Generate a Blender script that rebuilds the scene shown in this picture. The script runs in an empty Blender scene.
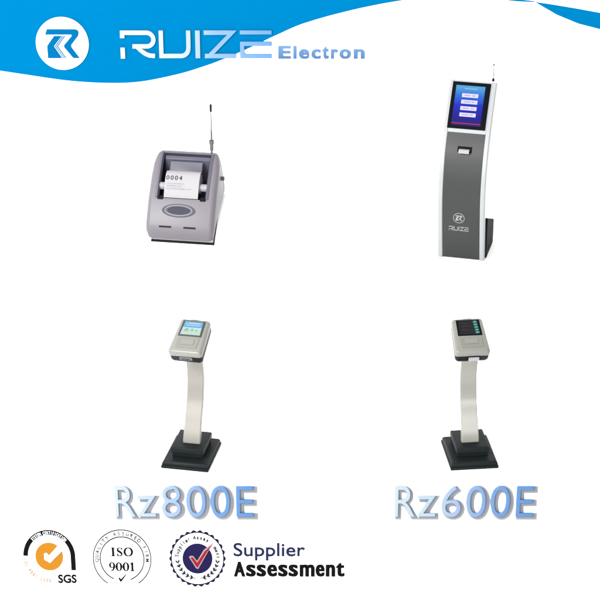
import bpy, bmesh, math, random
from mathutils import Vector, Matrix, Euler
random.seed(4)
R = math.radians
scene = bpy.context.scene
col = scene.collection

# ------------------------------------------------------------------ camera
PITCH = R(25); DIST = 14.0; PXM = 139.0
FPX = PXM * DIST
cp, sp = math.cos(PITCH), math.sin(PITCH)
FWD = Vector((0, cp, -sp)); UP = Vector((0, sp, cp)); RT = Vector((1, 0, 0))
AIM = UP * (176 / PXM)
CAM = AIM - FWD * DIST
cam_d = bpy.data.cameras.new('camera'); cam = bpy.data.objects.new('camera', cam_d); col.objects.link(cam)
cam.location = CAM; cam.rotation_euler = (math.pi / 2 - PITCH, 0, 0)
cam_d.sensor_width = 36; cam_d.lens = 36 * FPX / 600; cam_d.clip_end = 200; cam_d.clip_start = 0.1
scene.camera = cam

def ray(px, py): return (FWD * FPX + RT * (px - 300) + UP * (300 - py)).normalized()
def on_y(px, py, Y):
    d = ray(px, py); return CAM + d * ((Y - CAM.y) / d.y)
def on_z(px, py, Z):
    d = ray(px, py); return CAM + d * ((Z - CAM.z) / d.z)

# ------------------------------------------------------------------ materials
E0 = 4.1          # how bright a pure white surface is lit here; paints are given as seen colour
def lin(c):
    c = c / 255.0
    return c / 12.92 if c <= 0.04045 else ((c + 0.055) / 1.055) ** 2.4
def alb(rgb, k=1.0): return [min(0.9, lin(v) / E0 * k) for v in rgb]
MATS = {}
def mat(name, rgb=None, rough=0.5, metal=0.0, spec=0.3, vary=0.06, scale=30, bump=0.0, coat=0.0, raw=None, k=1.0):
    if name in MATS: return MATS[name]
    m = bpy.data.materials.new(name); m.use_nodes = True; nt = m.node_tree; n = nt.nodes
    b = n['Principled BSDF']
    c = raw if raw else alb(rgb, k)
    b.inputs['Roughness'].default_value = rough; b.inputs['Metallic'].default_value = metal
    b.inputs['Specular IOR Level'].default_value = spec
    b.inputs['Coat Weight'].default_value = coat
    tc = n.new('ShaderNodeTexCoord'); nz = n.new('ShaderNodeTexNoise')
    nz.inputs['Scale'].default_value = scale; nz.inputs['Detail'].default_value = 5
    nt.links.new(tc.outputs['Object'], nz.inputs['Vector'])
    mx = n.new('ShaderNodeMix'); mx.data_type = 'RGBA'
    mx.inputs[6].default_value = [v * (1 - vary) for v in c] + [1]
    mx.inputs[7].default_value = [min(.95, v * (1 + vary)) for v in c] + [1]
    nt.links.new(nz.outputs['Fac'], mx.inputs[0]); nt.links.new(mx.outputs[2], b.inputs['Base Color'])
    if bump:
        bp = n.new('ShaderNodeBump'); bp.inputs['Strength'].default_value = bump; bp.inputs['Distance'].default_value = 0.002
        nz2 = n.new('ShaderNodeTexNoise'); nz2.inputs['Scale'].default_value = scale * 6; nz2.inputs['Detail'].default_value = 3
        nt.links.new(tc.outputs['Object'], nz2.inputs['Vector'])
        nt.links.new(nz2.outputs['Fac'], bp.inputs['Height']); nt.links.new(bp.outputs['Normal'], b.inputs['Normal'])
    MATS[name] = m; return m
def ramp_mat(name, axis, x0, x1, stops, rough=0.4, emit=False, spec=0.3, strength=1.0, k=1.0):
    """paint (or screen) whose own colour runs along one object axis"""
    m = bpy.data.materials.new(name); m.use_nodes = True; nt = m.node_tree; n = nt.nodes; b = n['Principled BSDF']
    tc = n.new('ShaderNodeTexCoord'); sx = n.new('ShaderNodeSeparateXYZ'); mr = n.new('ShaderNodeMapRange'); cr = n.new('ShaderNodeValToRGB')
    nt.links.new(tc.outputs['Object'], sx.inputs[0]); nt.links.new(sx.outputs[axis], mr.inputs['Value'])
    mr.inputs['From Min'].default_value = x0; mr.inputs['From Max'].default_value = x1
    nt.links.new(mr.outputs[0], cr.inputs[0])
    el = cr.color_ramp.elements
    while len(el) < len(stops): el.new(0.5)
    for e, (p, c) in zip(el, stops):
        e.position = p; e.color = ([lin(v) for v in c] if emit else alb(c, k)) + [1]
    b.inputs['Roughness'].default_value = rough; b.inputs['Specular IOR Level'].default_value = spec
    if emit:
        b.inputs['Base Color'].default_value = (0.005, 0.005, 0.006, 1)
        nt.links.new(cr.outputs[0], b.inputs['Emission Color']); b.inputs['Emission Strength'].default_value = strength; b.inputs['Specular IOR Level'].default_value = .02
    else: nt.links.new(cr.outputs[0], b.inputs['Base Color'])
    return m
def glow(name, rgb, s=1.0):
    m = bpy.data.materials.new(name); m.use_nodes = True; b = m.node_tree.nodes['Principled BSDF']
    b.inputs['Base Color'].default_value = (0.01, 0.01, 0.01, 1); b.inputs['Specular IOR Level'].default_value = .02
    b.inputs['Emission Color'].default_value = [lin(v) for v in rgb] + [1]; b.inputs['Emission Strength'].default_value = s
    return m

M_white = mat('white_paint', raw=[.88, .88, .88], rough=.9, spec=.1, vary=.005, scale=3)
M_blue = mat('banner_blue', (0, 163, 241), rough=.8, spec=.0, vary=.015, scale=6)
M_signwhite = mat('sign_white', raw=[.6, .62, .63], rough=.6, spec=.1, vary=.02)
M_grey = mat('printer_grey', (170, 164, 174), rough=.38, spec=.2, vary=.05, scale=60, bump=.25)
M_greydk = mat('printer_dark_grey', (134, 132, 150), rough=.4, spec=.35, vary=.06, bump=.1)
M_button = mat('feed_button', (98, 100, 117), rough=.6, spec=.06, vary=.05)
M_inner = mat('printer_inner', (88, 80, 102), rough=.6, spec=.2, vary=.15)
M_black = mat('black_plastic', (38, 39, 42), rough=.45, spec=.06, vary=.2)
M_slit = mat('slit_dark', (60, 58, 66), rough=.7, spec=.1)
M_paper = mat('thermal_paper', (246, 243, 248), rough=.8, spec=.1, vary=.015)
M_ink = mat('ink', (75, 72, 82), rough=.8, spec=.05, vary=.2)
M_inklt = mat('faint_ink', (222, 216, 228), rough=.8, spec=.05, vary=.2)
M_chrome = mat('antenna_metal', (130, 118, 125), rough=.3, spec=.5, vary=.1)
M_silver = mat('kiosk_silver', (230, 234, 237), rough=.32, spec=.5, vary=.03, scale=50)
M_panel = mat('kiosk_grey', (76, 78, 78), rough=.36, spec=.22, vary=.16, scale=90, bump=.25)
M_glass = mat('black_glass', (22, 26, 34), rough=.3, spec=.03, vary=.05)
M_foot = mat('kiosk_foot_black', (32, 36, 38), rough=.6, spec=.03, vary=.25, bump=.2)
M_logo = mat('silver_print', (215, 218, 220), rough=.5, spec=.2)
M_base = mat('stand_base', (43, 50, 52), rough=.45, spec=.05, vary=.15, bump=.2)
M_col1 = mat('column_cream', (184, 178, 167), rough=.27, spec=.8, vary=.025, scale=40)
M_col2 = mat('column_ivory', (188, 188, 175), rough=.27, spec=.8, vary=.025, scale=40)
M_case = mat('terminal_case', (192, 191, 181), rough=.38, spec=.4, vary=.03, scale=50, bump=.05)
M_case2 = mat('terminal_case_worn', (184, 184, 174), rough=.38, spec=.4, vary=.05, scale=50, bump=.05)
M_casedk = mat('terminal_keypad', (188, 188, 178), rough=.45, spec=.3, vary=.05)
M_bottom = mat('terminal_black', (36, 38, 46), rough=.4, spec=.06, vary=.2)
M_plate = mat('name_plate', (140, 142, 148), rough=.4, spec=.4)
M_red = mat('red_print', (190, 90, 80), rough=.5, spec=.2)
M_orange = mat('badge_orange', (252, 168, 46), rough=.7, spec=.05, vary=.03)
M_bk = mat('badge_black', (24, 24, 26), rough=.8, spec=.03, vary=.1)
M_ring = mat('badge_grey_line', (70, 70, 70), rough=.8, spec=.03)
M_peach = mat('badge_peach', (243, 196, 158), rough=.8, spec=.03)
M_navy = mat('badge_navy', (44, 38, 100), rough=.7, spec=.04, vary=.08)
M_navytxt = mat('navy_text', (52, 58, 104), rough=.7, spec=.04, vary=.05)
M_rim = mat('badge_rim', (42, 36, 78), rough=.7, spec=.04)
M_tick = mat('tick_red', (205, 38, 48), rough=.6, spec=.05)
M_tickedge = mat('tick_edge', (222, 196, 202), rough=.6, spec=.05)
M_shade = mat('letter_shadow_grey', (190, 196, 208), rough=.8, spec=.03, vary=.03)  # painted drop shadow of the model letters, dark core
M_shade2 = mat('letter_shadow_pale', (238, 241, 245), rough=.8, spec=.03, vary=.02)  # painted drop shadow of the model letters, pale outer edge

# ------------------------------------------------------------------ object helpers
def props(o, label=None, cat=None, group=None, kind=None):
    if label: o['label'] = label
    if cat: o['category'] = cat
    if group: o['group'] = group
    if kind: o['kind'] = kind
    return o
def empty(name, loc, label, cat, group=None, rot=None):
    o = bpy.data.objects.new(name, None); o.empty_display_size = .1; col.objects.link(o)
    o.location = loc
    if rot: o.rotation_euler = rot
    return props(o, label, cat, group)
def link(name, me, m, parent=None, smooth=False, bevel=0, seg=3, angle=35, loc=None, rot=None):
    if m: me.materials.append(m)
    o = bpy.data.objects.new(name, me); col.objects.link(o)
    if parent: o.parent = parent
    if loc is not None: o.location = loc
    if rot is not None: o.rotation_euler = rot
    if bevel:
        b = o.modifiers.new('bevel', 'BEVEL'); b.width = bevel; b.segments = seg; b.limit_method = 'ANGLE'; b.angle_limit = R(angle)
        b.harden_normals = False
    if smooth or bevel:
        for p in me.polygons: p.use_smooth = True
        try:
            me.set_sharp_from_angle(angle=R(50))
        except Exception: pass
    return o
def mk(name, verts, faces, m, parent=None, **kw):
    me = bpy.data.meshes.new(name); me.from_pydata([tuple(v) for v in verts], [], faces)
    bm = bmesh.new(); bm.from_mesh(me); bmesh.ops.recalc_face_normals(bm, faces=bm.faces); bm.to_mesh(me); bm.free()
    return link(name, me, m, parent, **kw)
def box_vf(x0, x1, y0, y1, z0, z1):
    v = [(x, y, z) for z in (z0, z1) for y in (y0, y1) for x in (x0, x1)]
    f = [(0, 2, 3, 1), (4, 5, 7, 6), (0, 1, 5, 4), (2, 6, 7, 3), (0, 4, 6, 2), (1, 3, 7, 5)]
    return v, f
def box(name, a, m, parent=None, **kw):
    v, f = box_vf(*a); return mk(name, v, f, m, parent, **kw)
def prism_x(prof, x0, x1):
    n = len(prof); v = [(x0, y, z) for y, z in prof] + [(x1, y, z) for y, z in prof]
    f = [tuple(range(n)), tuple(range(2 * n - 1, n - 1, -1))] + [(i, (i + 1) % n, n + (i + 1) % n, n + i) for i in range(n)]
    return v, f
def loft(rings):
    n = len(rings[0]); v = [p for r in rings for p in r]; f = [tuple(range(n)), tuple(range(len(v) - n, len(v)))]
    for k in range(len(rings) - 1):
        a, b = k * n, (k + 1) * n
        f += [(a + i, a + (i + 1) % n, b + (i + 1) % n, b + i) for i in range(n)]
    return v, f
def tube_z(stations, cx=0, cy=0, n=20):
    rings = [[(cx + r * math.cos(2 * math.pi * i / n), cy + r * math.sin(2 * math.pi * i / n), z) for i in range(n)] for z, r in stations]
    return loft(rings)

# ---- flat shapes: lists of (verts2d, faces); mapped into 3-D by a function (u, v, h)
def poly(pts): return (list(pts), [tuple(range(len(pts)))])
def stroke(pts, w, closed=False):
    n = len(pts); P = [Vector(p) for p in pts]; ws = w if isinstance(w, (list, tuple)) else [w] * n
    L, Rr = [], []
    for i in range(n):
        a = P[i - 1] if (i > 0 or closed) else None; b = P[(i + 1) % n] if (i < n - 1 or closed) else None
        d1 = (P[i] - a).normalized() if a is not None else None; d2 = (b - P[i]).normalized() if b is not None else None
        if d1 is None: d1 = d2
        if d2 is None: d2 = d1
        t = (d1 + d2)
        t = t.normalized() if t.length > 1e-6 else d1
        nrm = Vector((-t.y, t.x)); c = max(.35, nrm.dot(Vector((-d1.y, d1.x))))
        L.append(P[i] + nrm * ws[i] / 2 / c); Rr.append(P[i] - nrm * ws[i] / 2 / c)
    v = [tuple(p) for p in L] + [tuple(p) for p in Rr]
    f = [(i, i + 1, n + i + 1, n + i) for i in range(n - 1)]
    if closed: f.append((n - 1, 0, n, 2 * n - 1))
    return (v, f)
def arc(cx, cy, r, a0, a1, n=48, ry=None):
    ry = ry or r
    return [(cx + r * math.cos(R(a0 + (a1 - a0) * i / n)), cy - ry * math.sin(R(a0 + (a1 - a0) * i / n))) for i in range(n + 1)]
def disc(cx, cy, r, n=72, ry=None): return poly(arc(cx, cy, r, 0, 360, n, ry)[:-1])
def ring(cx, cy, r, w, n=96): return stroke(arc(cx, cy, r, 0, 360, n)[:-1], w, closed=True)
_gl = {}
def glyph(s, off=0.0):
    """outline of a string in Blender's own font, as a flat shape with its box"""
    key = (s, off)
    if key in _gl: return _gl[key]
    cu = bpy.data.curves.new('t', 'FONT'); cu.body = s; cu.size = 1; cu.offset = off; cu.fill_mode = 'FRONT'; cu.resolution_u = 6; cu.extrude = 0
    o = bpy.data.objects.new('t', cu); col.objects.link(o)
    dg = bpy.context.evaluated_depsgraph_get(); me = bpy.data.meshes.new_from_object(o.evaluated_get(dg))
    bm = bmesh.new(); bm.from_mesh(me); bmesh.ops.remove_doubles(bm, verts=bm.verts, dist=1e-5)
    bm.verts.index_update()
    v = [(q.co.x, q.co.y) for q in bm.verts]; f = [tuple(q.index for q in fc.verts) for fc in bm.faces]
    bm.free(); bpy.data.objects.remove(o); bpy.data.curves.remove(cu); bpy.data.meshes.remove(me)
    _gl[key] = (v, f); return v, f
def text_box(s, x0, y0, x1, y1, off=0.0, shear=0):
    """string stretched into the box x0..x1, y0 (top)..y1 (bottom), y downwards"""
    v, f = glyph(s, off)
    us = [p[0] for p in v]; vs = [p[1] for p in v]; a, b, c, d = min(us), max(us), min(vs), max(vs)
    return ([(x0 + (u - a) / (b - a) * (x1 - x0) + shear * (w - c) / (d - c), y1 - (w - c) / (d - c) * (y1 - y0)) for u, w in v], f)
def text_arc(s, cx, cy, r, a0, a1, size, off=0.0, wx=1.0, inward=False):
    """letters set round a circle, a0..a1 degrees (counter-clockwise from the right)"""
    out = []; n = len(s)
    for i, ch in enumerate(s):
        if ch == ' ': continue
        a = R(a0 + (a1 - a0) * i / (n - 1)); v, f = glyph(ch, off)
        us = [p[0] for p in v]; mid = (min(us) + max(us)) / 2
        ux, uy = (math.sin(a), math.cos(a)); nx, ny = (math.cos(a), -math.sin(a))
        if inward: ux, uy, nx, ny = -ux, -uy, -nx, -ny
        bx, by = cx + r * math.cos(a), cy - r * math.sin(a)
        out.append(([(bx + (u - mid) * size * wx * ux + w * size * nx, by + (u - mid) * size * wx * uy + w * size * ny) for u, w in v], f))
    return out
def solid(name, shapes, mp, h0, h1, m, parent, step=0.0004, **kw):
    V, F = [], []
    for k, (vs, fs) in enumerate(shapes):
        o = len(V); n = len(vs); hh = h1 + k % 7 * step
        V += [mp(u, v, hh) for u, v in vs] + [mp(u, v, h0) for u, v in vs]
        F += [tuple(o + i for i in f) for f in fs] + [tuple(o + n + i for i in reversed(f)) for f in fs]
        cnt = {}
        for f in fs:
            for i in range(len(f)):
                e = (f[i], f[(i + 1) % len(f)]); kx = tuple(sorted(e)); cnt.setdefault(kx, []).append(e)
        for kx, es in cnt.items():
            if len(es) == 1:
                a, b = es[0]; F.append((o + a, o + b, o + n + b, o + n + a))
    return mk(name, V, F, m, parent, **kw)

class Sign:
    """a patch of an upright face (plane y=Y): picture units -> metres about an anchor point"""
    def __init__(s, cx, cy, Y):
        c = on_y(cx, cy, Y); s.cx, s.cy, s.c = cx, cy, c
        s.kx = (on_y(cx + 1, cy, Y) - c).x; s.kz = (c - on_y(cx, cy + 1, Y)).z
    def __call__(s, u, v, h): return ((u - s.cx) * s.kx, -h, -(v - s.cy) * s.kz)

# ------------------------------------------------------------------ setting
Y1, Y2, Y3 = 0.0, 0.86, 2.6
Z1 = 0.0; Z2 = on_y(300, 268, Y2).z; ZF = -1.35
props(box('floor', (-9, 9, -16, Y1 + .05, ZF - .1, ZF + .001), M_white), kind='structure')
props(box('lower_platform', (-8.99, 8.99, Y1, Y2 + .05, ZF - .05, Z1), M_white), kind='structure')
props(box('upper_platform', (-8.98, 8.98, Y2, Y3 + .05, ZF - .04, Z2), M_white), kind='structure')
props(box('back_wall', (-9, 9, Y3, Y3 + .2, ZF, 6), M_white), kind='structure')

# ------------------------------------------------------------------ header banner on the back wall
S = Sign(300, 40, Y3)
ban = empty('wave_banner', S.c, 'wide sky blue banner with a wavy lower edge, top left of the white wall', 'banner')
low = [(-60, 62), (0, 71), (30, 75.6), (60, 80), (85, 82.3), (110, 83.2), (130, 82.6), (150, 80), (180, 73.4), (200, 67.3), (220, 60.2), (250, 47.3), (265, 40), (280, 33.2), (296, 26), (310, 21.2), (330, 15.4), (355, 9.2), (380, 4), (404, 0), (440, -5), (440, -45), (-60, -45)]
def smooth_poly(pts, a, b, n=6):
    out = []
    for i in range(len(pts)):
        if a <= i < b:
            p0, p1, p2, p3 = [Vector(pts[max(a, min(b, j))]) for j in (i - 1, i, i + 1, i + 2)]
            for k in range(n):
                t = k / n
                q = .5 * ((2 * p1) + (p2 - p0) * t + (2 * p0 - 5 * p1 + 4 * p2 - p3) * t * t + (3 * p1 - p0 - 3 * p2 + p3) * t ** 3)
                out.append(tuple(q))
        else: out.append(pts[i])
    return out
solid('banner_sheet', [poly(smooth_poly(low, 0, 20))], S, 0, .006, M_blue, ban)
S = Sign(560, 15, Y3)
rb = empty('wave_ribbon', S.c, 'narrow blue ribbon sweeping off the top right corner of the wall', 'banner')
rib = [(534.5, 2.0), (550, 4.2), (575, 8.3), (600, 12.8), (660, 25), (660, 36), (625, 32), (600, 28.8), (579, 23.5), (557, 14.7), (545, 8)]
solid('ribbon_sheet', [poly(rib), poly([(470, -12), (500, -4.5), (517, -.8), (533.4, 1.2), (534, 1.9), (517, 1.2), (500, -.6), (470, -5)])], S, 0, .006, M_blue, rb)

def emblem(cx, cy, k):
    """the double-stroke R mark, k = scale of the 600-unit drawing about (300,305)"""
    T = lambda pts: [(cx + (x - 300) * k, cy + (y - 305) * k) for x, y in pts]
    r = [(165, 172), (425, 172), (447, 180), (457, 198), (450, 232), (382, 315), (382, 335), (455, 437), (396, 437), (316, 337), (316, 318), (392, 232), (388, 220), (148, 220)]
    l = [(228, 233), (297, 233), (222, 328), (292, 437), (162, 437), (160, 325)]
    return [poly(T(r)), poly(T(l)), stroke(T([(308, 233), (236, 328), (308, 437)]), 7 * k), stroke(T([(326, 233), (254, 328), (326, 437)]), 8 * k)]
S = Sign(62.5, 43, Y3)
rd = empty('brand_roundel', S.c, 'round white disc with blue angular R emblem on the blue banner', 'logo')
solid('disc', [disc(62.5, 43, 26.5)], S, .007, .018, M_signwhite, rd, bevel=.004)
solid('emblem', emblem(62.5, 43, 1 / 9.23), S, .0182, .022, mat('emblem_blue', (10, 146, 222), rough=.8, spec=.0), rd)

# RUIZE letters, each its own raised piece
S = Sign(195, 44, Y3)
bl = empty('brand_lettering', S.c, 'raised letters RUIZE, thin white fading to light blue, across the banner edge', 'lettering')
kx = S.kx
M_ruize = ramp_mat('brand_letter_paint', 0, -75 * kx, 77 * kx, [(0, (238, 250, 255)), (.42, (214, 232, 252)), (.62, (158, 200, 246)), (1, (122, 178, 238))], rough=.6, spec=.1, k=1.4)
W = 4.4
def cv(c, r, a0, a1, n=8, ry=None): return arc(c[0], c[1], r, a0, a1, n, ry)
LR = [stroke([(120.5, 32.2), (147, 32.2)] + cv((147, 39), 6.8, 90, -90, 12)[1:] + [(132.5, 45.8)], W),
      poly([(120.4, 34.4), (125, 34.4), (125, 37.6), (120.4, 37.6)]),
      stroke([(137, 46.5), (141, 50), (145, 53), (149, 54.8), (155, 55.4)], [3.5, 4.2, 4.4, 4.4, 4.4]),
      poly([(120.4, 47), (125, 47), (125, 58), (120.4, 58)])]
LU = [stroke([(161.3, 30), (161.3, 55.4), (181, 55.4)] + cv((181, 48), 7.4, -90, 0, 8)[1:] + [(188.6, 46), (188.6, 30)], W)]
LI = [poly([(195.4, 30), (200.2, 30), (200.2, 57.6), (195.4, 57.6)])]
LZ = [stroke([(204, 32.1), (232.5, 32.1)], W), stroke([(204.8, 55.4), (236, 55.4)], W), poly([(231.5, 30), (237, 30), (210.2, 57.4), (204.4, 57.4)][::1])]
LE = [stroke([(240, 31.9), (271.8, 31.9)], 3.9), stroke([(271.8, 43.2), (242.2, 43.2), (242.2, 55.5), (271.8, 55.5)], 4.2)]
for L in (LR, LU, LI, LZ, LE):
    solid('letter', L, S, .007, .020, M_ruize, bl, step=.0006, bevel=.002, seg=2)
S = Sign(322, 52, Y3)
el = empty('small_lettering', S.c, 'bold blue word Electron raised on the white wall right of the banner', 'lettering')
M_elec = ramp_mat('electron_paint', 2, -7 * S.kz, 7 * S.kz, [(0, (88, 138, 208)), (.5, (108, 166, 230)), (1, (130, 190, 242))], rough=.5, k=1.15)
wd = [('E', 278.3, 291, 45.8, 58.4), ('l', 293.2, 296.6, 45.8, 58.4), ('e', 298.8, 309.2, 49, 58.6), ('c', 311.3, 320.8, 49, 58.6), ('t', 322.3, 328.8, 46.3, 58.5), ('r', 330.9, 338.2, 49, 58.4), ('o', 339.4, 351, 49, 58.6), ('n', 353.6, 364.8, 49, 58.4)]
for ch, a, b, c, d in wd:
    solid('letter', [text_box(ch, a + q_, c, b - .8 + q_, d, off=.024) for q_ in (0, .8)], S, .002, .010, M_elec, el)

# ------------------------------------------------------------------ model lettering on the lower platform's front
def model_letters(name, dx, label, digits):
    S = Sign(184 + dx, 500, Y1)
    t = empty(name, S.c, label, 'lettering', 'raised model lettering under the ticket stands')
    kx = S.kx
    m = ramp_mat('model_letter_paint', 0, -70 * kx, 70 * kx, [(0, (222, 240, 252)), (.3, (204, 228, 250)), (.52, (160, 196, 244)), (.75, (116, 170, 236)), (1, (92, 158, 230))], rough=.35, spec=.25, k=1.15)
    bx = [(digits[0], 115, 135.3, 485, 515), ('z', 137.5, 155.8, 494.5, 515), (digits[2], 161.8, 180.8, 484.6, 515.4), ('0', 186.3, 205.8, 484.6, 515.4), ('0', 210.5, 229.9, 484.6, 515.4), ('E', 236.2, 253.6, 485, 515)]
    for i, (ch, a, b, c, d) in enumerate(bx):
        a += dx; b += dx; e = i * .0003
        L = solid('letter', [text_box(ch, a, c, b, d, off=-.006)], S, .012 + e, .024 + e, m, t, bevel=.0025, seg=2)
        solid('letter_shadow', [text_box(ch, a + 1.6, c + 1.8, b + 3.0, d + 2.8, off=.012)], S, .006 + e, .010 + e, M_shade, L)  # offset grey copy painted as the letter's drop shadow
        solid('letter_shadow', [text_box(ch, a + .6, c + .8, b + 4.6, d + 4.6, off=.03)], S, .001 + e, .004 + e, M_shade2, L)  # wider, paler copy for the soft edge of that painted shadow
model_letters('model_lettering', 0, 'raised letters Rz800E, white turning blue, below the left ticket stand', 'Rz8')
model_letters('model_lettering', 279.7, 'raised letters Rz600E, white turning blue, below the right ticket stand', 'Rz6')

# ------------------------------------------------------------------ badges
S = Sign(49, 557, Y1)
b1 = empty('certification_badge', S.c, 'badge of black arch over an orange disc with white tick, lettered SGS', 'badge', 'certification badges along the platform front')
solid('arch', [stroke(arc(49.4, 556, 23.6, 179, 0, 60) + [(73, 556.5), (73, 570)], 4.6)], S, .001, .004, M_bk, b1)
ox = lambda x, y: (10 + x / 8.571, 520 + y / 8.571)
dpts = [p for p in arc(49.3, 556.4, 13.8, 62, 375 - 0, 60) if True]
dpts = arc(49.3, 556.4, 13.8, 55, 378, 70)
tickcut = [ox(455, 268), ox(340, 368), ox(292, 340), ox(292, 285), ox(315, 278), ox(335, 302), ox(412, 222)]
dpts = arc(49.3, 556.4, 13.8, 53, 381, 70)
solid('orange_disc', [poly(dpts[::1] + tickcut[0:1] + tickcut[1:])], S, .001, .005, M_orange, b1)
solid('arch_writing', text_arc('SYSTEM CERTIFICATION', 49.4, 556, 22.0, 133, 44, 4.3, off=.02, wx=.62), S, .0045, .006, M_signwhite, b1)
solid('ring_writing', text_arc('ISO 9001:2000', 49.4, 556, 26.3, 187, 268, 4.8, off=.03, wx=.85, inward=True), S, .001, .003, M_peach, b1)
solid('lettering', [text_box('SGS', 56.8, 574.4, 75.4, 583, off=.03)], S, .001, .005, M_bk, b1)

S = Sign(122, 559, Y1)
b2 = empty('certification_badge', S.c, 'badge of two thin black circles open at the bottom round ISO 9001', 'badge', 'certification badges along the platform front')
solid('outer_circle', [stroke(arc(122.1, 558.8, 28.8, -57.5, 237.5, 110), .95)], S, .001, .004, M_ring, b2)
solid('inner_circle', [stroke(arc(122.1, 558.8, 21.9, -70, 245, 100), 1.0)], S, .001, .004, M_ring, b2)
solid('ring_writing', text_arc('QUALITY ASSURED FIRM', 122.1, 558.8, 23.6, 183, -3, 5.0, off=.022, wx=.95), S, .001, .003, mat('thin_grey_text', (92, 92, 92), rough=.8, spec=.03), b2)
def nib(pts, thick, thin):
    ws = []
    for i in range(len(pts)):
        a = pts[max(0, i - 1)]; b = pts[min(len(pts) - 1, i + 1)]; d = Vector((b[0] - a[0], b[1] - a[1])).normalized()
        ws.append(thin + (thick - thin) * abs(d.y) ** 1.5)
    return stroke(pts, ws)
def serif(ch, x0, x1, y0, y1):
    w, h = x1 - x0, y1 - y0; X = lambda t: x0 + t * w; Yy = lambda t: y0 + t * h; tk, tn = 2.1, .55
    bar = lambda a, b, y: stroke([(X(a), Yy(y)), (X(b), Yy(y))], .55)
    if ch == 'I': return [stroke([(X(.5), Yy(0)), (X(.5), Yy(1))], 2.2), bar(0, 1, .03), bar(0, 1, .97)]
    if ch == '1': return [stroke([(X(.55), Yy(0)), (X(.55), Yy(1))], 2.0), bar(.1, 1, .97), stroke([(X(.12), Yy(.2)), (X(.55), Yy(.04))], .7)]
    if ch in 'O0': 
        p = arc(X(.5), Yy(.5), w / 2 - .7, 0, 360, 40, h / 2 - .25)[:-1]; n = len(p)
        return [stroke(p, [.55 + 1.6 * abs(math.cos(2 * math.pi * i / n)) ** 1.5 for i in range(n)], closed=True)]
    if ch == 'S':
        q = [(.86, .24), (.8, .1), (.62, .03), (.42, .03), (.22, .1), (.14, .24), (.22, .38), (.45, .47), (.66, .56), (.84, .7), (.8, .86), (.62, .96), (.4, .97), (.2, .9), (.12, .74)]
        return [stroke([(X(a), Yy(b)) for a, b in q], [.9, .6, .5, .6, 1.1, 1.5, 1.8, 2.0, 1.9, 1.6, 1.2, .7, .55, .7, 1.0]), stroke([(X(.9), Yy(.02)), (X(.9), Yy(.32))], .5), stroke([(X(.08), Yy(.68)), (X(.08), Yy(.98))], .5)]
    if ch == '9':
        p = arc(X(.47), Yy(.32), w / 2 - .8, 0, 360, 30, h * .32 - .2)[:-1]; n = len(p)
        return [stroke(p, [.55 + 1.3 * abs(math.cos(2 * math.pi * i / n)) ** 1.5 for i in range(n)], closed=True),
                stroke([(X(.86), Yy(.32)), (X(.84), Yy(.55)), (X(.7), Yy(.8)), (X(.45), Yy(.94)), (X(.2), Yy(.99))], [1.9, 1.9, 1.5, .9, .5])]
sh = []
for ch, a, b in (('I', 111.4, 115.4), ('S', 117, 123), ('O', 124.2, 133)): sh += serif(ch, a, b, 547.4, 556)
solid('standard_name', sh, S, .001, .004, M_bk, b2)
sh = []
for ch, a, b in (('9', 109, 114.8), ('0', 115.6, 121.6), ('0', 122.6, 128.6), ('1', 129.6, 134)): sh += serif(ch, a, b, 562.3, 570.8)
solid('standard_number', sh, S, .001, .004, M_bk, b2)
solid('tick', [poly([(117.6, 578.2), (118.9, 577.4), (120, 579.3), (125.3, 573.9), (125.8, 574.3), (120.4, 581.6), (119.3, 581.6)])], S, .001, .004, M_bk, b2)

S = Sign(197.5, 558.4, Y1)
b3 = empty('certification_badge', S.c, 'round badge with notched navy rim, navy disc, red tick and laurel sprigs', 'badge', 'certification badges along the platform front')
rim = []
NT = 26
for i in range(NT * 8):
    a = 360 * i / (NT * 8); rim.append((a, 26.4 + 1.9 * abs(math.cos(R(a * NT / 2))) ** 1.4))
n = len(rim); vo = [(197.5 + r * math.cos(R(a)), 558.4 - r * math.sin(R(a))) for a, r in rim]; vi = [(197.5 + 25.7 * math.cos(R(a)), 558.4 - 25.7 * math.sin(R(a))) for a, r in rim]
solid('notched_rim', [(vo + vi, [(i, (i + 1) % n, n + (i + 1) % n, n + i) for i in range(n)])], S, .001, .005, M_rim, b3)
solid('centre_disc', [disc(197.5, 558.4, 14.9)], S, .001, .005, M_navy, b3)
ax = lambda x, y: (165 + x / 9.23, 525 + y / 9.23)
tk = [ax(*p) for p in ((222, 292), (236, 280), (262, 282), (296, 328), (360, 225), (462, 150), (400, 240), (305, 402), (285, 395))]
tk2 = [ax(*p) for p in ((236, 296), (258, 294), (296, 345), (370, 237), (438, 180), (392, 240), (300, 386), (290, 382))]
solid('tick_outline', [poly(tk)], S, .0052, .007, M_tickedge, b3)
solid('red_tick', [poly(tk2)], S, .0072, .009, M_tick, b3)
solid('ring_writing', text_arc('Supplier', 197.5, 558.4, 19.1, 172, 113, 5.5, off=.035, wx=.85) + text_arc('Asses', 197.5, 558.4, 19.1, 97, 60, 5.5, off=.035, wx=.85) + text_arc('ment', 197.5, 558.4, 19.1, 30, 4, 5.5, off=.035, wx=.8), S, .001, .003, mat('badge_grey_text', (82, 84, 92), rough=.8, spec=.03), b3)
lv = []
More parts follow.
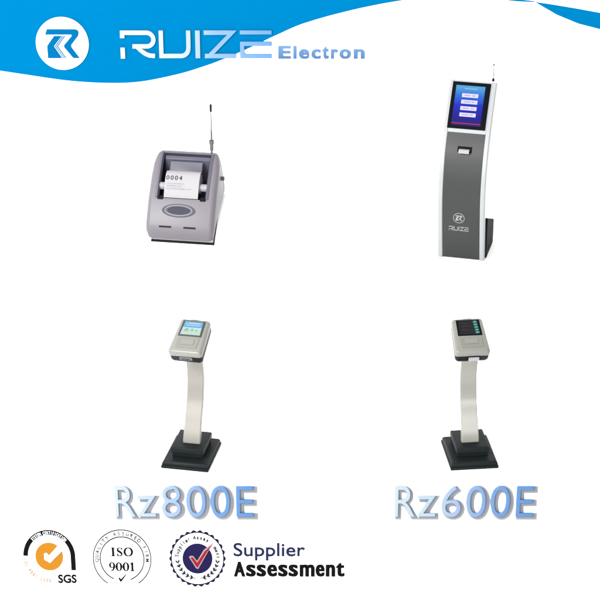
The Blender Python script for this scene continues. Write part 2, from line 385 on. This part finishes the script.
for sgn in (-1, 1):
    for a in range(0, 6):
        ang = 270 + sgn * (14 + a * 12.5); cx, cy = 197.5 + 20 * math.cos(R(ang)), 558.4 - 20 * math.sin(R(ang))
        for o in (-1, 1):
            d = R(ang + sgn * (90 - 0) + o * 32); L = 4.3
            tx, ty = cx + L * math.cos(d), cy - L * math.sin(d); nx, ny = -(ty - cy) / L, (tx - cx) / L
            lv.append(poly([(cx, cy), ((cx + tx) / 2 + nx * .9, (cy + ty) / 2 + ny * .9), (tx, ty), ((cx + tx) / 2 - nx * .9, (cy + ty) / 2 - ny * .9)]))
    lv.append(stroke(arc(197.5, 558.4, 20, 270 + sgn * 5, 270 + sgn * 80, 20), .5))
solid('laurel', lv, S, .001, .003, mat('laurel_dark', (62, 66, 84), rough=.8, spec=.03), b3)

S = Sign(290, 560, Y1)
sl = empty('assessment_lettering', S.c, 'words Supplier in navy above Assessment in heavy black, beside the tick badge', 'lettering')
solid('upper_word', [text_box('Supplier', 233.6, 542.8, 305, 560.2, off=.012)], S, .001, .006, M_navytxt, sl)
AW = [('A', 18, 76), ('s', 79, 129), ('s', 132, 181), ('e', 185, 236), ('s', 240, 289), ('s', 292, 341), ('m', 348, 424), ('e', 428, 474), ('n', 479, 527), ('t', 530, 574)]
for ch, a_, b_ in AW:
    top_ = 561.6 if ch == 'A' else (562.6 if ch == 't' else 564.4)
    solid('letter', [text_box(ch, 230 + a_ / 5 + q_, top_, 228.4 + b_ / 5 + q_, 576.2, off=.012) for q_ in (0, .55, 1.1, 1.5)], S, .001, .006, M_bk, sl)

# ------------------------------------------------------------------ curved sweeps (kiosk, columns)
def curve_fn(pts):
    """smooth y(z) through given (z, y) points"""
    zs = [p[0] for p in pts]; ys = [p[1] for p in pts]
    def f(z):
        z = max(zs[0], min(zs[-1], z))
        for i in range(len(zs) - 1):
            if z <= zs[i + 1]: break
        def sl(k):
            if k <= 0: return (ys[1] - ys[0]) / (zs[1] - zs[0])
            if k >= len(zs) - 1: return (ys[-1] - ys[-2]) / (zs[-1] - zs[-2])
            return (ys[k + 1] - ys[k - 1]) / (zs[k + 1] - zs[k - 1])
        h = zs[i + 1] - zs[i]; t = (z - zs[i]) / h; m0, m1 = sl(i) * h, sl(i + 1) * h
        return (2 * t ** 3 - 3 * t * t + 1) * ys[i] + (t ** 3 - 2 * t * t + t) * m0 + (-2 * t ** 3 + 3 * t * t) * ys[i + 1] + (t ** 3 - t * t) * m1
    return f
def frame(f, z):
    e = .004; d = (f(z + e) - f(z - e)) / (2 * e) if 0 < z else (f(z + e) - f(z)) / e
    t = Vector((d, 1)).normalized(); nrm = Vector((-t.y, t.x))       # (y,z) front normal
    return Vector((f(z), z)), nrm
def sweep(f, z0, z1, xa, xb, nf, nb, n=36):
    """solid following the curve: xa..xb wide (numbers or functions of z), nf in front of it, nb behind"""
    g = lambda q, z: q(z) if callable(q) else q
    rings = []
    for i in range(n + 1):
        z = z0 + (z1 - z0) * i / n; p, nn = frame(f, z); a, b = g(xa, z), g(xb, z); F_ = p + nn * g(nf, z); B_ = p - nn * g(nb, z)
        if i == 0 and z0 == 0: F_ = Vector((F_.x, 0)); B_ = Vector((B_.x, 0))
        rings.append([(a, F_.x, F_.y), (b, F_.x, F_.y), (b, B_.x, B_.y), (a, B_.x, B_.y)])
    return loft(rings)
def on_curve(f, z_c):
    """decal map: u, v in metres about height z_c on the front of the curve"""
    def mp(u, v, h):
        p, nn = frame(f, z_c - v); q = p + nn * h; return (u, q.x, q.y)
    return mp

# ------------------------------------------------------------------ kiosk
yaw = -14
f = curve_fn([(0, 0), (.3, -.06), (.55, -.09), (.8, -.045), (.97, .045), (1.13, .16), (1.285, .285)])
base = on_z(461, 258.5, Z2)
kio = empty('ticket_kiosk', base, 'tall curved grey kiosk with silver edges, black screen head and black rear foot', 'kiosk', rot=(0, 0, R(yaw)))
TOP = 1.285; HW = .172
thk = lambda z: .05 + .04 * max(0, min(1, (z - .5) / .6))
mk('body_core', *sweep(f, .012, TOP - .003, -HW + .004, HW - .004, -.001, thk), M_silver, kio, smooth=True)
for s in (-1, 1):
    a, b = (s * HW, s * (HW - .035)) if s < 0 else (s * (HW - .035), s * HW)
    mk('side_rail', *sweep(f, 0, TOP, a, b, .009, lambda z: thk(z) + .004), M_silver, kio, bevel=.008, seg=3, angle=50)
mk('front_panel', *sweep(f, .006, .972, -.1375, .1375, .004, .0), M_panel, kio, bevel=.002, seg=1, angle=50)
mk('head_bezel', *sweep(f, .968, TOP - .001, -.14, .14, .0075, -.002), M_silver, kio, bevel=.003, angle=50)
gl = mk('screen_glass', *sweep(f, .991, TOP - .013, -.147, .131, .0135, .0), M_glass, kio, bevel=.003, seg=2, angle=50)
sc_m = ramp_mat('kiosk_screen', 2, 1.01, 1.25, [(0, (26, 10, 105)), (.25, (20, 10, 150)), (.55, (20, 40, 195)), (.8, (40, 115, 220)), (1, (85, 165, 220))], emit=True, spec=.1)
scr = mk('display', *sweep(f, 1.010, 1.250, -.119, .093, .0150, -.0137), sc_m, gl)
mpk = on_curve(f, 1.135)
hb = glow('screen_button', (236, 232, 255), .95)
for i in range(4):
    v0 = -.068 + i * .0385
    solid('screen_button', [poly([(-.068, v0), (.050, v0), (.050, v0 + .023), (-.068, v0 + .023)])], mpk, .0153, .0166, hb, scr)
    solid('button_print', [poly([(-.050, v0 + .008), (-.008 + .01 * (i % 2), v0 + .008), (-.008 + .01 * (i % 2), v0 + .015), (-.050, v0 + .015)]), poly([(.008, v0 + .008), (.030, v0 + .008), (.030, v0 + .015), (.008, v0 + .015)])], mpk, .0167, .0170, glow('button_print', (196, 190, 236), .9), scr)
solid('screen_footer', [poly([(-.119, .108), (.093, .108), (.093, .115), (-.119, .115)])], mpk, .0153, .0163, glow('screen_red', (170, 20, 70), .9), scr)
solid('screen_heading', [poly([(-.055, -.100), (.04, -.100), (.04, -.094), (-.055, -.094)])], mpk, .0153, .0160, glow('screen_heading', (130, 205, 240), .9), scr)
# ticket slot
mp = on_curve(f, .862)
sl_ = solid('ticket_slot', [poly([(-.052, -.021), (.052, -.021), (.052, .018), (-.052, .018)])], mp, .002, .009, M_glass, kio, bevel=.002, seg=1)
pv = []
for t, h in ((-.004, .008), (.006, .024), (.026, .034)):
    pv.append((t, h))
V = [mp(x, v, h) for v, h in pv for x in (-.040, .036)] + [mp(x, v, h - .002) for v, h in pv for x in (-.040, .036)]
mk('paper_ticket', V, [(0, 1, 3, 2), (2, 3, 5, 4), (6, 8, 9, 7), (8, 10, 11, 9), (0, 2, 8, 6), (2, 4, 10, 8), (1, 7, 9, 3), (3, 9, 11, 5), (4, 5, 11, 10), (0, 6, 7, 1)], M_paper, sl_)
# printed mark on the front panel
mp_ = on_curve(f, .352); mp = lambda u, v, h: mp_(u - .016, v, h)
K = .040 / 245
def neg(shapes): return shapes
solid('printed_mark', [ring(0, 0, .040, .0042)] + emblem(0, 0, K * 1.02), mp, .0043, .0052, M_logo, kio, step=.0001)
mp2_ = on_curve(f, .262); mp = lambda u, v, h: mp2_(u - .016, v, h)
q = lambda sh: [([((x - 196) * .00097, (y - 44) * .00125) for x, y in v], fcs) for v, fcs in sh]
solid('printed_name', q(LR + LU + LI + LZ + LE), mp, .0043, .0052, M_logo, kio, step=.0001)
# rear foot
ft = [(.045, .004), (.36, .004), (.365, .19), (.03, .33), (.02, .2)]
v, fc = prism_x(ft, -.160, .182)
mk('rear_foot', v, fc, M_foot, kio, bevel=.006)
v, fc = tube_z([(0, .006), (.012, .006), (.014, .003), (.05, .003)], 0, 0, 12)
p, nn = frame(f, TOP)
an = mk('antenna', *tube_z([(0, .009), (.02, .008), (.022, .0035), (.06, .0032), (.062, .0026), (.115, .0024), (.117, .004), (.128, .004), (.130, .001)], 0, 0, 12), M_chrome, kio, smooth=True, loc=(.135, p.x + .045, TOP - .004))
mk('antenna_tip', *tube_z([(.116, .0046), (.129, .0046), (.131, .001)], 0, 0, 12), M_black, an)
mk('antenna_foot', *tube_z([(-.002, .0095), (.018, .0088), (.021, .004)], 0, 0, 12), M_black, an)

# ------------------------------------------------------------------ ticket stands
def stand(px, py, yawdeg, name, label, colm, kind, xo, xh):
    base = on_z(px, py, Z1 + .0)
    t = empty(name, base, label, 'ticket stand', 'ticket terminals on curved stands', rot=(0, 0, R(yawdeg)))
    # two-tier foot
    b0 = mk('base_plate', *loft([[(x * .176, y * .215, z) for x, y in ((-1, -1), (1, -1), (1, 1), (-1, 1))] for z in (0.0, .022)] ), M_base, t, bevel=.006, seg=2)
    mk('base_top_plate', *loft([[(x * (.169 - d), y * (.208 - d), z) for x, y in ((-1, -1), (1, -1), (1, 1), (-1, 1))] for z, d in ((.0225, 0), (.04, .0), (.055, .012))]), M_base, b0, bevel=.004, seg=2)
    u0 = mk('base_block', *loft([[(x * (.119 - d), y * (.138 - d) + .01, z) for x, y in ((-1, -1), (1, -1), (1, 1), (-1, 1))] for z, d in ((.0555, .006), (.088, .006))]), M_base, t, bevel=.004, seg=2)
    mk('base_cap', *loft([[(x * (.121 - d), y * (.140 - d) + .01, z) for x, y in ((-1, -1), (1, -1), (1, 1), (-1, 1))] for z, d in ((.0885, 0), (.128, 0), (.134, .006))]), M_base, u0, bevel=.004, seg=2)
    # bent flat column
    y0 = -.065
    g = curve_fn([(0, y0), (.15, y0 + .012), (.30, y0 + .075), (.44, y0 + .14), (.58, y0 + .17), (.72, y0 + .15), (.90, y0 + .10)])
    hw = lambda z: .0605 + .007 * max(0, (.3 - z) / .3)
    mk('column', *sweep(g, .1345, .895, lambda z: xo - hw(z), lambda z: xo + hw(z), .0, .045, 48), colm, t, bevel=.005, seg=2, angle=50)
    # tilted terminal head
    hy = -.03; hz = .998
    tilt = 24

    def outline(ins, z, n=5, dy=0):
        fw, bw, fd, r = .125 - ins, .112 - ins, .158 - ins, .022
        cs = [(-fw, -fd, 180, 270), (fw, -fd, 270, 360), (bw, fd, 0, 90), (-bw, fd, 90, 180)]
        out = []
        for cx, cy, a0, a1 in cs:
            ccx = cx - math.copysign(r, cx); ccy = cy - math.copysign(r, cy)
            for k in range(n + 1):
                a = R(a0 + (a1 - a0) * k / n); out.append((ccx + r * math.cos(a), ccy + r * math.sin(a) + dy, z))
        return out
    rot = (R(tilt), R(-2.5 if kind == 1 else 0), R(-5 if kind == 1 else 0)); loc = (xh, hy, hz)
    case = mk('head_case', *loft([outline(.001, -.048), outline(0, -.042), outline(0, -.018), outline(.005, -.006), outline(.014, 0)]), M_case if kind == 1 else M_case2, t, smooth=True, loc=loc, rot=rot)
    tray = mk('head_tray', *loft([outline(.03, -.125), outline(.012, -.116), outline(.004, -.095), outline(.003, -.0485)]), M_bottom, t, smooth=True, loc=loc, rot=rot)
    I = lambda u, v, hh: (u, v, hh)
    def patch(nm, x0, x1, ya, yb, h0, h1, m, par, tap=0.0, bevel=0.0):
        return solid(nm, [poly([(x0, ya), (x1, ya), (x1 - tap, yb), (x0 + tap, yb)])], I, h0, h1, m, par, bevel=bevel, seg=2)
    # parented to the case, in head coordinates
    fr = patch('screen_frame', -.088, .088, -.008, .136, .0002, .004, M_glass if kind == 2 else mat('screen_surround', (92, 98, 100), rough=.35, spec=.2), case, .004, .0015)
    if kind == 1:
        sm = ramp_mat('blue_display', 1, 0.0, .13, [(0, (205, 228, 205)), (.35, (196, 226, 228)), (.5, (214, 236, 246)), (.62, (110, 190, 240)), (.85, (135, 200, 240)), (1, (120, 175, 205))], emit=True, spec=.1)
        dsp = patch('display', -.074, .074, .004, .127, .0043, .0052, sm, case, .008)
        wl = glow('display_white', (235, 246, 250), .95); gb = glow('display_blue', (92, 165, 230), .9); gg = glow('display_green', (168, 210, 160), .9)
        solid('display_text', [poly([(-.04, .107), (.045, .107), (.045, .112), (-.04, .112)]), poly([(-.05, .088), (.052, .088), (.052, .091), (-.05, .091)])], I, .0053, .0058, wl, dsp)
        solid('display_icons', [disc(-.015 + .02, .05, .012, 24), disc(.038, .045, .009, 24), poly([(-.052, .035), (-.022, .035), (-.024, .062), (-.05, .062)])], I, .0053, .0058, gg, dsp)
        solid('display_bar', [poly([(-.06, .074), (.06, .074), (.058, .080), (-.058, .080)])], I, .0053, .0058, gb, dsp)
    else:
        dsp = patch('display', -.076, .076, .0, .128, .0043, .0050, mat('off_display', (34, 40, 44), rough=.3, spec=.1, vary=.3, scale=80), case, .008)
        tl = mat('teal_key', (52, 158, 146), rough=.4, spec=.2); tw = mat('teal_key_centre', (150, 214, 200), rough=.4, spec=.2)
        for k in range(5):
            yy = .014 + k * .0245; xx = .056 - yy * .055
            o = solid('teal_key', [poly([(xx - .014, yy - .0095), (xx + .015, yy - .0095), (xx + .015, yy + .0095), (xx - .014, yy + .0095)])], I, .0052, .009, tl, case, bevel=.0015, seg=1)
            solid('key_mark', [disc(xx, yy, .006, 16)], I, .0091, .0098, tw, o)
        solid('red_marks', [poly([(xx, y_), (xx + .010, y_), (xx + .010, y_ - .012), (xx, y_ - .012)]) for y_, kk in ((.108, 3), (.078, 4), (.048, 3)) for xx in [-.045 + .016 * j for j in range(kk)]], I, .0052, .0056, mat('dim_red', (92, 44, 54), rough=.5, spec=.1), case)
    # flap under the screen, with a shallow raised ledge
    patch('printer_flap', -.078, .078, -.118, -.024, .0002, .0035, M_casedk if kind == 1 else mat('flap_worn', (178, 178, 166), rough=.45, spec=.3, vary=.06), case, -.004, .003)
    patch('flap_ledge', -.050, .050, -.085, -.035, .0038, .0065, M_case if kind == 1 else M_case2, case, .004, .002)
    solid('brand_strip', [poly([(-.03, .1445), (.03, .1445), (.03, .149), (-.03, .149)])], I, .0002, .0012, M_red, case)
    # front plate or ticket
    if kind == 1:
        mk('front_plate', *box_vf(-.046, .05, -.1605, -.152, -.082, -.056), M_plate, tray, bevel=.003)
        solid('plate_print', [poly([(-.03, -.072), (.034, -.072), (.034, -.065), (-.03, -.065)])], lambda u, v, hh: (u, -.1605 - hh, v), .0003, .001, M_bottom, tray)
    else:
        mk('ticket_slot', *box_vf(-.040, .056, -.1600, -.152, -.090, -.052), M_glass, tray, bevel=.003)
        mk('paper_ticket', *box_vf(-.028, .046, -.172, -.15, -.086, -.058), M_paper, tray)
    return t
stand(191.6, 456, -11, 'ticket_stand', 'cream stand with lit blue display and black stepped foot, left of its twin', M_col1, 1, .016, .018)
stand(469.3, 455, 6, 'ticket_stand', 'cream stand with dark display, teal keys and white ticket, right of its twin', M_col2, 2, -.008, -.037)

# ------------------------------------------------------------------ desktop ticket printer on a white wedge
PY = -9; PT = 22; PS = Vector((1.06, 1.14, 1.18))
org = on_z(180.3, 243.6, Z2 + .01)
wedge_d = .54
wd_ = mk('display_wedge', *prism_x([(0, 0), (wedge_d, 0), (wedge_d, wedge_d * math.tan(R(PT))), (0, .006)], -.22, .25), M_white, None, loc=(org.x, org.y - .012, Z2 + .001), rot=(0, 0, R(PY)))
props(wd_, 'white sloping wedge carrying the grey ticket printer on the upper platform', 'display wedge')
prt = empty('ticket_printer', Vector((org.x, org.y, Z2 + .010)), 'chunky lilac grey desktop ticket printer with paper roll and thin aerial', 'printer')
prt.scale = PS; prt.rotation_euler = (Matrix.Rotation(R(PY), 3, 'Z') @ Matrix.Rotation(R(PT), 3, 'X')).to_euler()
prof = [(.0, .035), (-.002, .085), (.008, .108), (.03, .132), (.09, .178), (.16, .224), (.24, .268), (.32, .306), (.40, .338), (.45, .352), (.49, .352), (.518, .338), (.535, .31), (.545, .26), (.545, .035)]
def apply_mods(o):
    dg = bpy.context.evaluated_depsgraph_get(); me = bpy.data.meshes.new_from_object(o.evaluated_get(dg)); o.modifiers.clear(); o.data = me
# tapered sides: body narrower to the back top
n = len(prof); vv = []; ff = []
half = [.236, .243, .245, .246, .246, .246, .245, .244, .240, .232, .225, .219, .219, .224, .230]
sides = []
nrm = []
for k in range(n):
    a_, c_ = Vector(prof[max(0, k - 1)]), Vector(prof[min(n - 1, k + 1)]); d_ = (c_ - a_).normalized(); nrm.append(Vector((-d_.y, d_.x)))
nrm[0] = Vector((-1, 0)); nrm[-1] = Vector((1, 0))
NA = 6
for s in (-1, 1):
    arcs = []                                    # NA+1 rows rounding the long edges
    for q in range(NA + 1):
        ph = math.pi / 2 * q / NA; row = []
        for k, ((y, z), w_) in enumerate(zip(prof, half)):
            rr = .036; p_ = Vector((y, z)) - nrm[k] * rr * (1 - math.cos(ph))
            row.append(len(vv)); vv.append((s * (w_ - rr + rr * math.sin(ph)), p_.x, max(.035, p_.y)))
        arcs.append(row)
    M_ = []; B_ = []; E_ = arcs[-1]
    for k, w_ in enumerate(half):
        if k in (0, n - 1): M_.append(E_[k]); B_.append(E_[k]); continue
        _, ey, ez = vv[E_[k]]; t_ = k / (n - 1)
        yb = .036 + (.509 - .036) * (.5 * t_ + .5 * max(0, min(1, (ey - .036) / .473))); wb = .232
        M_.append(len(vv)); vv.append((s * ((w_ + wb) / 2 + .005), (ey + yb) / 2, .035 + (ez - .035) * .5))
        B_.append(len(vv)); vv.append((s * wb, yb, .035))
    rows = arcs + [M_, B_]
    for A_, C_ in zip(rows, rows[1:]):
        for k in range(n - 1):
            q_ = []
            for t_ in (A_[k], A_[k + 1], C_[k + 1], C_[k]):
                if t_ not in q_: q_.append(t_)
            if len(q_) > 2: ff.append(tuple(q_))
    sides.append((arcs[0], [row[0] for row in arcs] + B_[1:-1] + [row[-1] for row in reversed(arcs)]))
for k in range(n - 1): ff.append((sides[0][0][k], sides[0][0][k + 1], sides[1][0][k + 1], sides[1][0][k]))
ff.append(tuple(sides[0][1]) + tuple(reversed(sides[1][1])))
body = mk('printer_body', vv, ff, M_grey, prt)
slope = lambda y: next(z0 + (z1 - z0) * (y - y0) / (y1 - y0) for (y0, z0), (y1, z1) in zip(prof[2:], prof[3:]) if y0 <= y <= y1)
cutp = [(.175, .50), (.175, slope(.175) - .035), (.23, .150), (.40, .150), (.474, .27), (.485, .50)]
ct = mk('cutter', *prism_x(cutp, -.178, .178), M_inner, None)
bo = body.modifiers.new('c', 'BOOLEAN'); bo.object = ct; bo.operation = 'DIFFERENCE'; bo.solver = 'EXACT'
try: bo.material_mode = 'TRANSFER'
except Exception: pass
ct.matrix_world = Matrix.Translation(prt.location) @ prt.rotation_euler.to_matrix().to_4x4() @ Matrix.Diagonal((*PS, 1))
bpy.context.view_layer.update()
apply_mods(body); bpy.data.objects.remove(ct)
for p in body.data.polygons: p.use_smooth = True
body.data.set_sharp_from_angle(angle=R(32))
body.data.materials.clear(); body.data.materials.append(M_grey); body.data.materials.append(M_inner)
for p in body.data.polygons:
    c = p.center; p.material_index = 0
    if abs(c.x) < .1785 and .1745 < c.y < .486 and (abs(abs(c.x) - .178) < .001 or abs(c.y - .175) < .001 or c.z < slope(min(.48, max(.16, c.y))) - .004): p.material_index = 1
# rim shoulders along both sides of the bay
for s in (-1, 1):
    sv = []
    for i in range(15):
        y = .176 + i * (.30 / 14); z = slope(y) if y < .485 else .352
        sv.append([(s * .166, y, z - .012), (s * .176, y, z + .010), (s * .190, y, z + .006), (s * .192, y, z - .012)])
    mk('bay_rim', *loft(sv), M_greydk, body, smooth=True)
# rear door of the bay (lilac-grey hood behind the roll)
mk('roll_hood', *loft([[(s * .118, y, z) for s, y, z in ((-1, .345, .25), (1, .345, .25), (1, .36, .30), (-1, .36, .30))], [(s * .118, y, z) for s, y, z in ((-1, .43, .27), (1, .43, .27), (1, .425, .333), (-1, .425, .333))]]), M_greydk, body, bevel=.006)
mk('rear_door', *prism_x([(.40, .16), (.43, .16), (.474, .335), (.45, .325)], -.165, .165), mat('printer_mid', (122, 124, 148), rough=.45, spec=.3), body, bevel=.004)
# paper roll + spindle + printed strip
def cyl_x(x0, x1, cy, cz, r, n=40):
    a = [(x0, cy + r * math.cos(2 * math.pi * i / n), cz + r * math.sin(2 * math.pi * i / n)) for i in range(n)]
    b = [(x1, y, z) for _, y, z in a]; return loft([a, b])
roll = mk('paper_roll', *cyl_x(-.128, .118, .305, .250, .062), M_paper, prt, smooth=True)
mk('spindle', *cyl_x(-.172, .172, .268, .252, .025, 24), mat('spindle_white', (232, 226, 240), rough=.5, spec=.2), roll, smooth=True)
sp_pts = [(.365, .300), (.35, .312), (.33, .320), (.305, .319), (.275, .309), (.24, .288), (.205, .260), (.178, .237)]
sv = []
for y, z in sp_pts: sv.append([(-.129, y, z), (.117, y, z), (.117, y, z - .002), (-.129, y, z - .002)])
strip = mk('paper_strip', *loft(sv), M_paper, prt, smooth=True)
def on_strip(u, v, h):      # v = distance down the strip
    L = 0
    for (y0, z0), (y1, z1) in zip(sp_pts, sp_pts[1:]):
        d = math.hypot(y1 - y0, z1 - z0)
        if v <= L + d or (y1, z1) == sp_pts[-1]:
            t = (v - L) / d; ny, nz = (z0 - z1) / d * -1, (y0 - y1) / d
            return (u, y0 + (y1 - y0) * t - abs(ny) * h, z0 + (z1 - z0) * t + abs(nz) * h)
        L += d
sh = [text_box(c, -.122 + i * .031, .072, -.101 + i * .031, .102) for i, c in enumerate('0004')]
solid('ticket_number', sh, on_strip, .0005, .0015, M_ink, strip)
solid('ticket_print', [poly([(x_, r0), (x_ + w_, r0), (x_ + w_, r0 + .0045), (x_, r0 + .0045)]) for r0, ws_ in ((.124, (22, 9, 14, 26, 7)), (.140, (12, 30, 10, 18)), (.158, (26, 8, 16, 12, 20, 9, 22))) for x_, w_ in [(-.113 + sum(ws_[:q_]) * .00125 + q_ * .006, ws_[q_] * .00125) for q_ in range(len(ws_))]], on_strip, .0005, .0012, M_inklt, strip)
# black tear bar at the bay's front
for s in (-1, 1):
    mk('tear_bar', *box_vf(min(s * .132, s * .174), max(s * .132, s * .174), .166, .196, .205, .236), M_black, body, bevel=.003)
# oval feed button on the slope
def on_slope(yc):
    e = .01; d = (slope(yc + e) - slope(yc - e)) / (2 * e); t = Vector((1, d)).normalized(); nn = Vector((-t.y, t.x)); p = Vector((yc, slope(yc)))
    return lambda u, v, h: (u, p.x + t.x * v + nn.x * h, p.y + t.y * v + nn.y * h)
mp = on_slope(.108)
ob = solid('feed_button', [disc(-.012, 0, .120, 64, .044)], mp, -.01, .004, mat('oval_surround', (126, 128, 144), rough=.6, spec=.06), body, bevel=.002)
solid('button_ring', [stroke(arc(-.012, 0, .096, 0, 360, 64, .033)[:-1], .008, closed=True)], mp, .0042, .0055, M_grey, ob)
solid('button_pad', [disc(-.012, 0, .078, 64, .026)], mp, .0042, .007, M_button, ob, bevel=.002)
# two indicator slits on the fold
for s in (-1, 1):
    mp = on_slope(.022)
    cx = -.012 + s * .088
    solid('indicator_slit', [poly([(cx - .044, -.006), (cx + .044, -.006), (cx + .044, .006), (cx - .044, .006)])], mp, -.004, .0012, M_slit, body)
# base plates
mk('white_skirt', *loft([[(-.205, .008, z), (.238, .008, z), (.205, .52, z), (-.205, .52, z)] for z in (.016, .034)]), mat('skirt_white', (238, 238, 240), rough=.5, spec=.2), prt, bevel=.003)
mk('black_base', *loft([[(-.212, 0, z), (.246, 0, z), (.200, .52, z), (-.200, .52, z)] for z in (.001, .0155)]), M_black, prt, bevel=.002, seg=1)
# side knob and aerial
kn = cyl_x(.232, .262, .42, .205, .014, 20)
mk('side_knob', *kn, M_chrome, prt, smooth=True)
ai = mk('aerial', *tube_z([(-.03, .007), (.03, .007), (.031, .013), (.075, .013), (.076, .018), (.10, .018), (.101, .0075), (.17, .006), (.171, .0045), (.30, .0035)], 0, 0, 16), M_chrome, prt, smooth=True, loc=(.165, .505, .33), rot=(R(-PT), R(0), 0))
mk('aerial_tip', *tube_z([(.295, .0075), (.34, .0085), (.345, .004)], 0, 0, 16), M_black, ai, smooth=True)

# ------------------------------------------------------------------ light
w = bpy.data.worlds.new('World'); scene.world = w; w.use_nodes = True
bg = w.node_tree.nodes['Background']; bg.inputs[1].default_value = 1.0
wn = w.node_tree.nodes; wl_ = w.node_tree.links
wt = wn.new('ShaderNodeTexCoord'); wx = wn.new('ShaderNodeSeparateXYZ'); wm = wn.new('ShaderNodeMapRange'); wr = wn.new('ShaderNodeCombineColor')
wl_.new(wt.outputs['Generated'], wx.inputs[0]); wl_.new(wx.outputs['X'], wm.inputs['Value'])
wm.inputs['From Min'].default_value = -1; wm.inputs['From Max'].default_value = 1; wm.inputs['To Min'].default_value = 2.95; wm.inputs['To Max'].default_value = .55
for i_ in range(3): wl_.new(wm.outputs[0], wr.inputs[i_])
wl_.new(wr.outputs[0], bg.inputs[0])
def area(name, loc, tgt, size, power, colr=(1, 1, 1), size_y=None):
    l = bpy.data.lights.new(name, 'AREA'); l.shape = 'RECTANGLE'; l.size = size; l.size_y = size_y or size; l.energy = power; l.color = colr
    o = bpy.data.objects.new(name, l); col.objects.link(o); o.location = loc
    o.rotation_euler = (Vector(tgt) - Vector(loc)).to_track_quat('-Z', 'Y').to_euler()
area('key_softbox', (-7, -8, 9), (0, .8, .8), 3.0, 3000, (1, .99, .97))
area('highlight_strip', (0, -12.6, 5.2), (0, .3, .3), 12, 900, size_y=.7)  # added out-of-view strip lamp that puts gloss highlights on the stand columns
scene.view_settings.view_transform = 'Standard'; scene.view_settings.look = 'None'; scene.view_settings.exposure = 0; scene.view_settings.gamma = 1
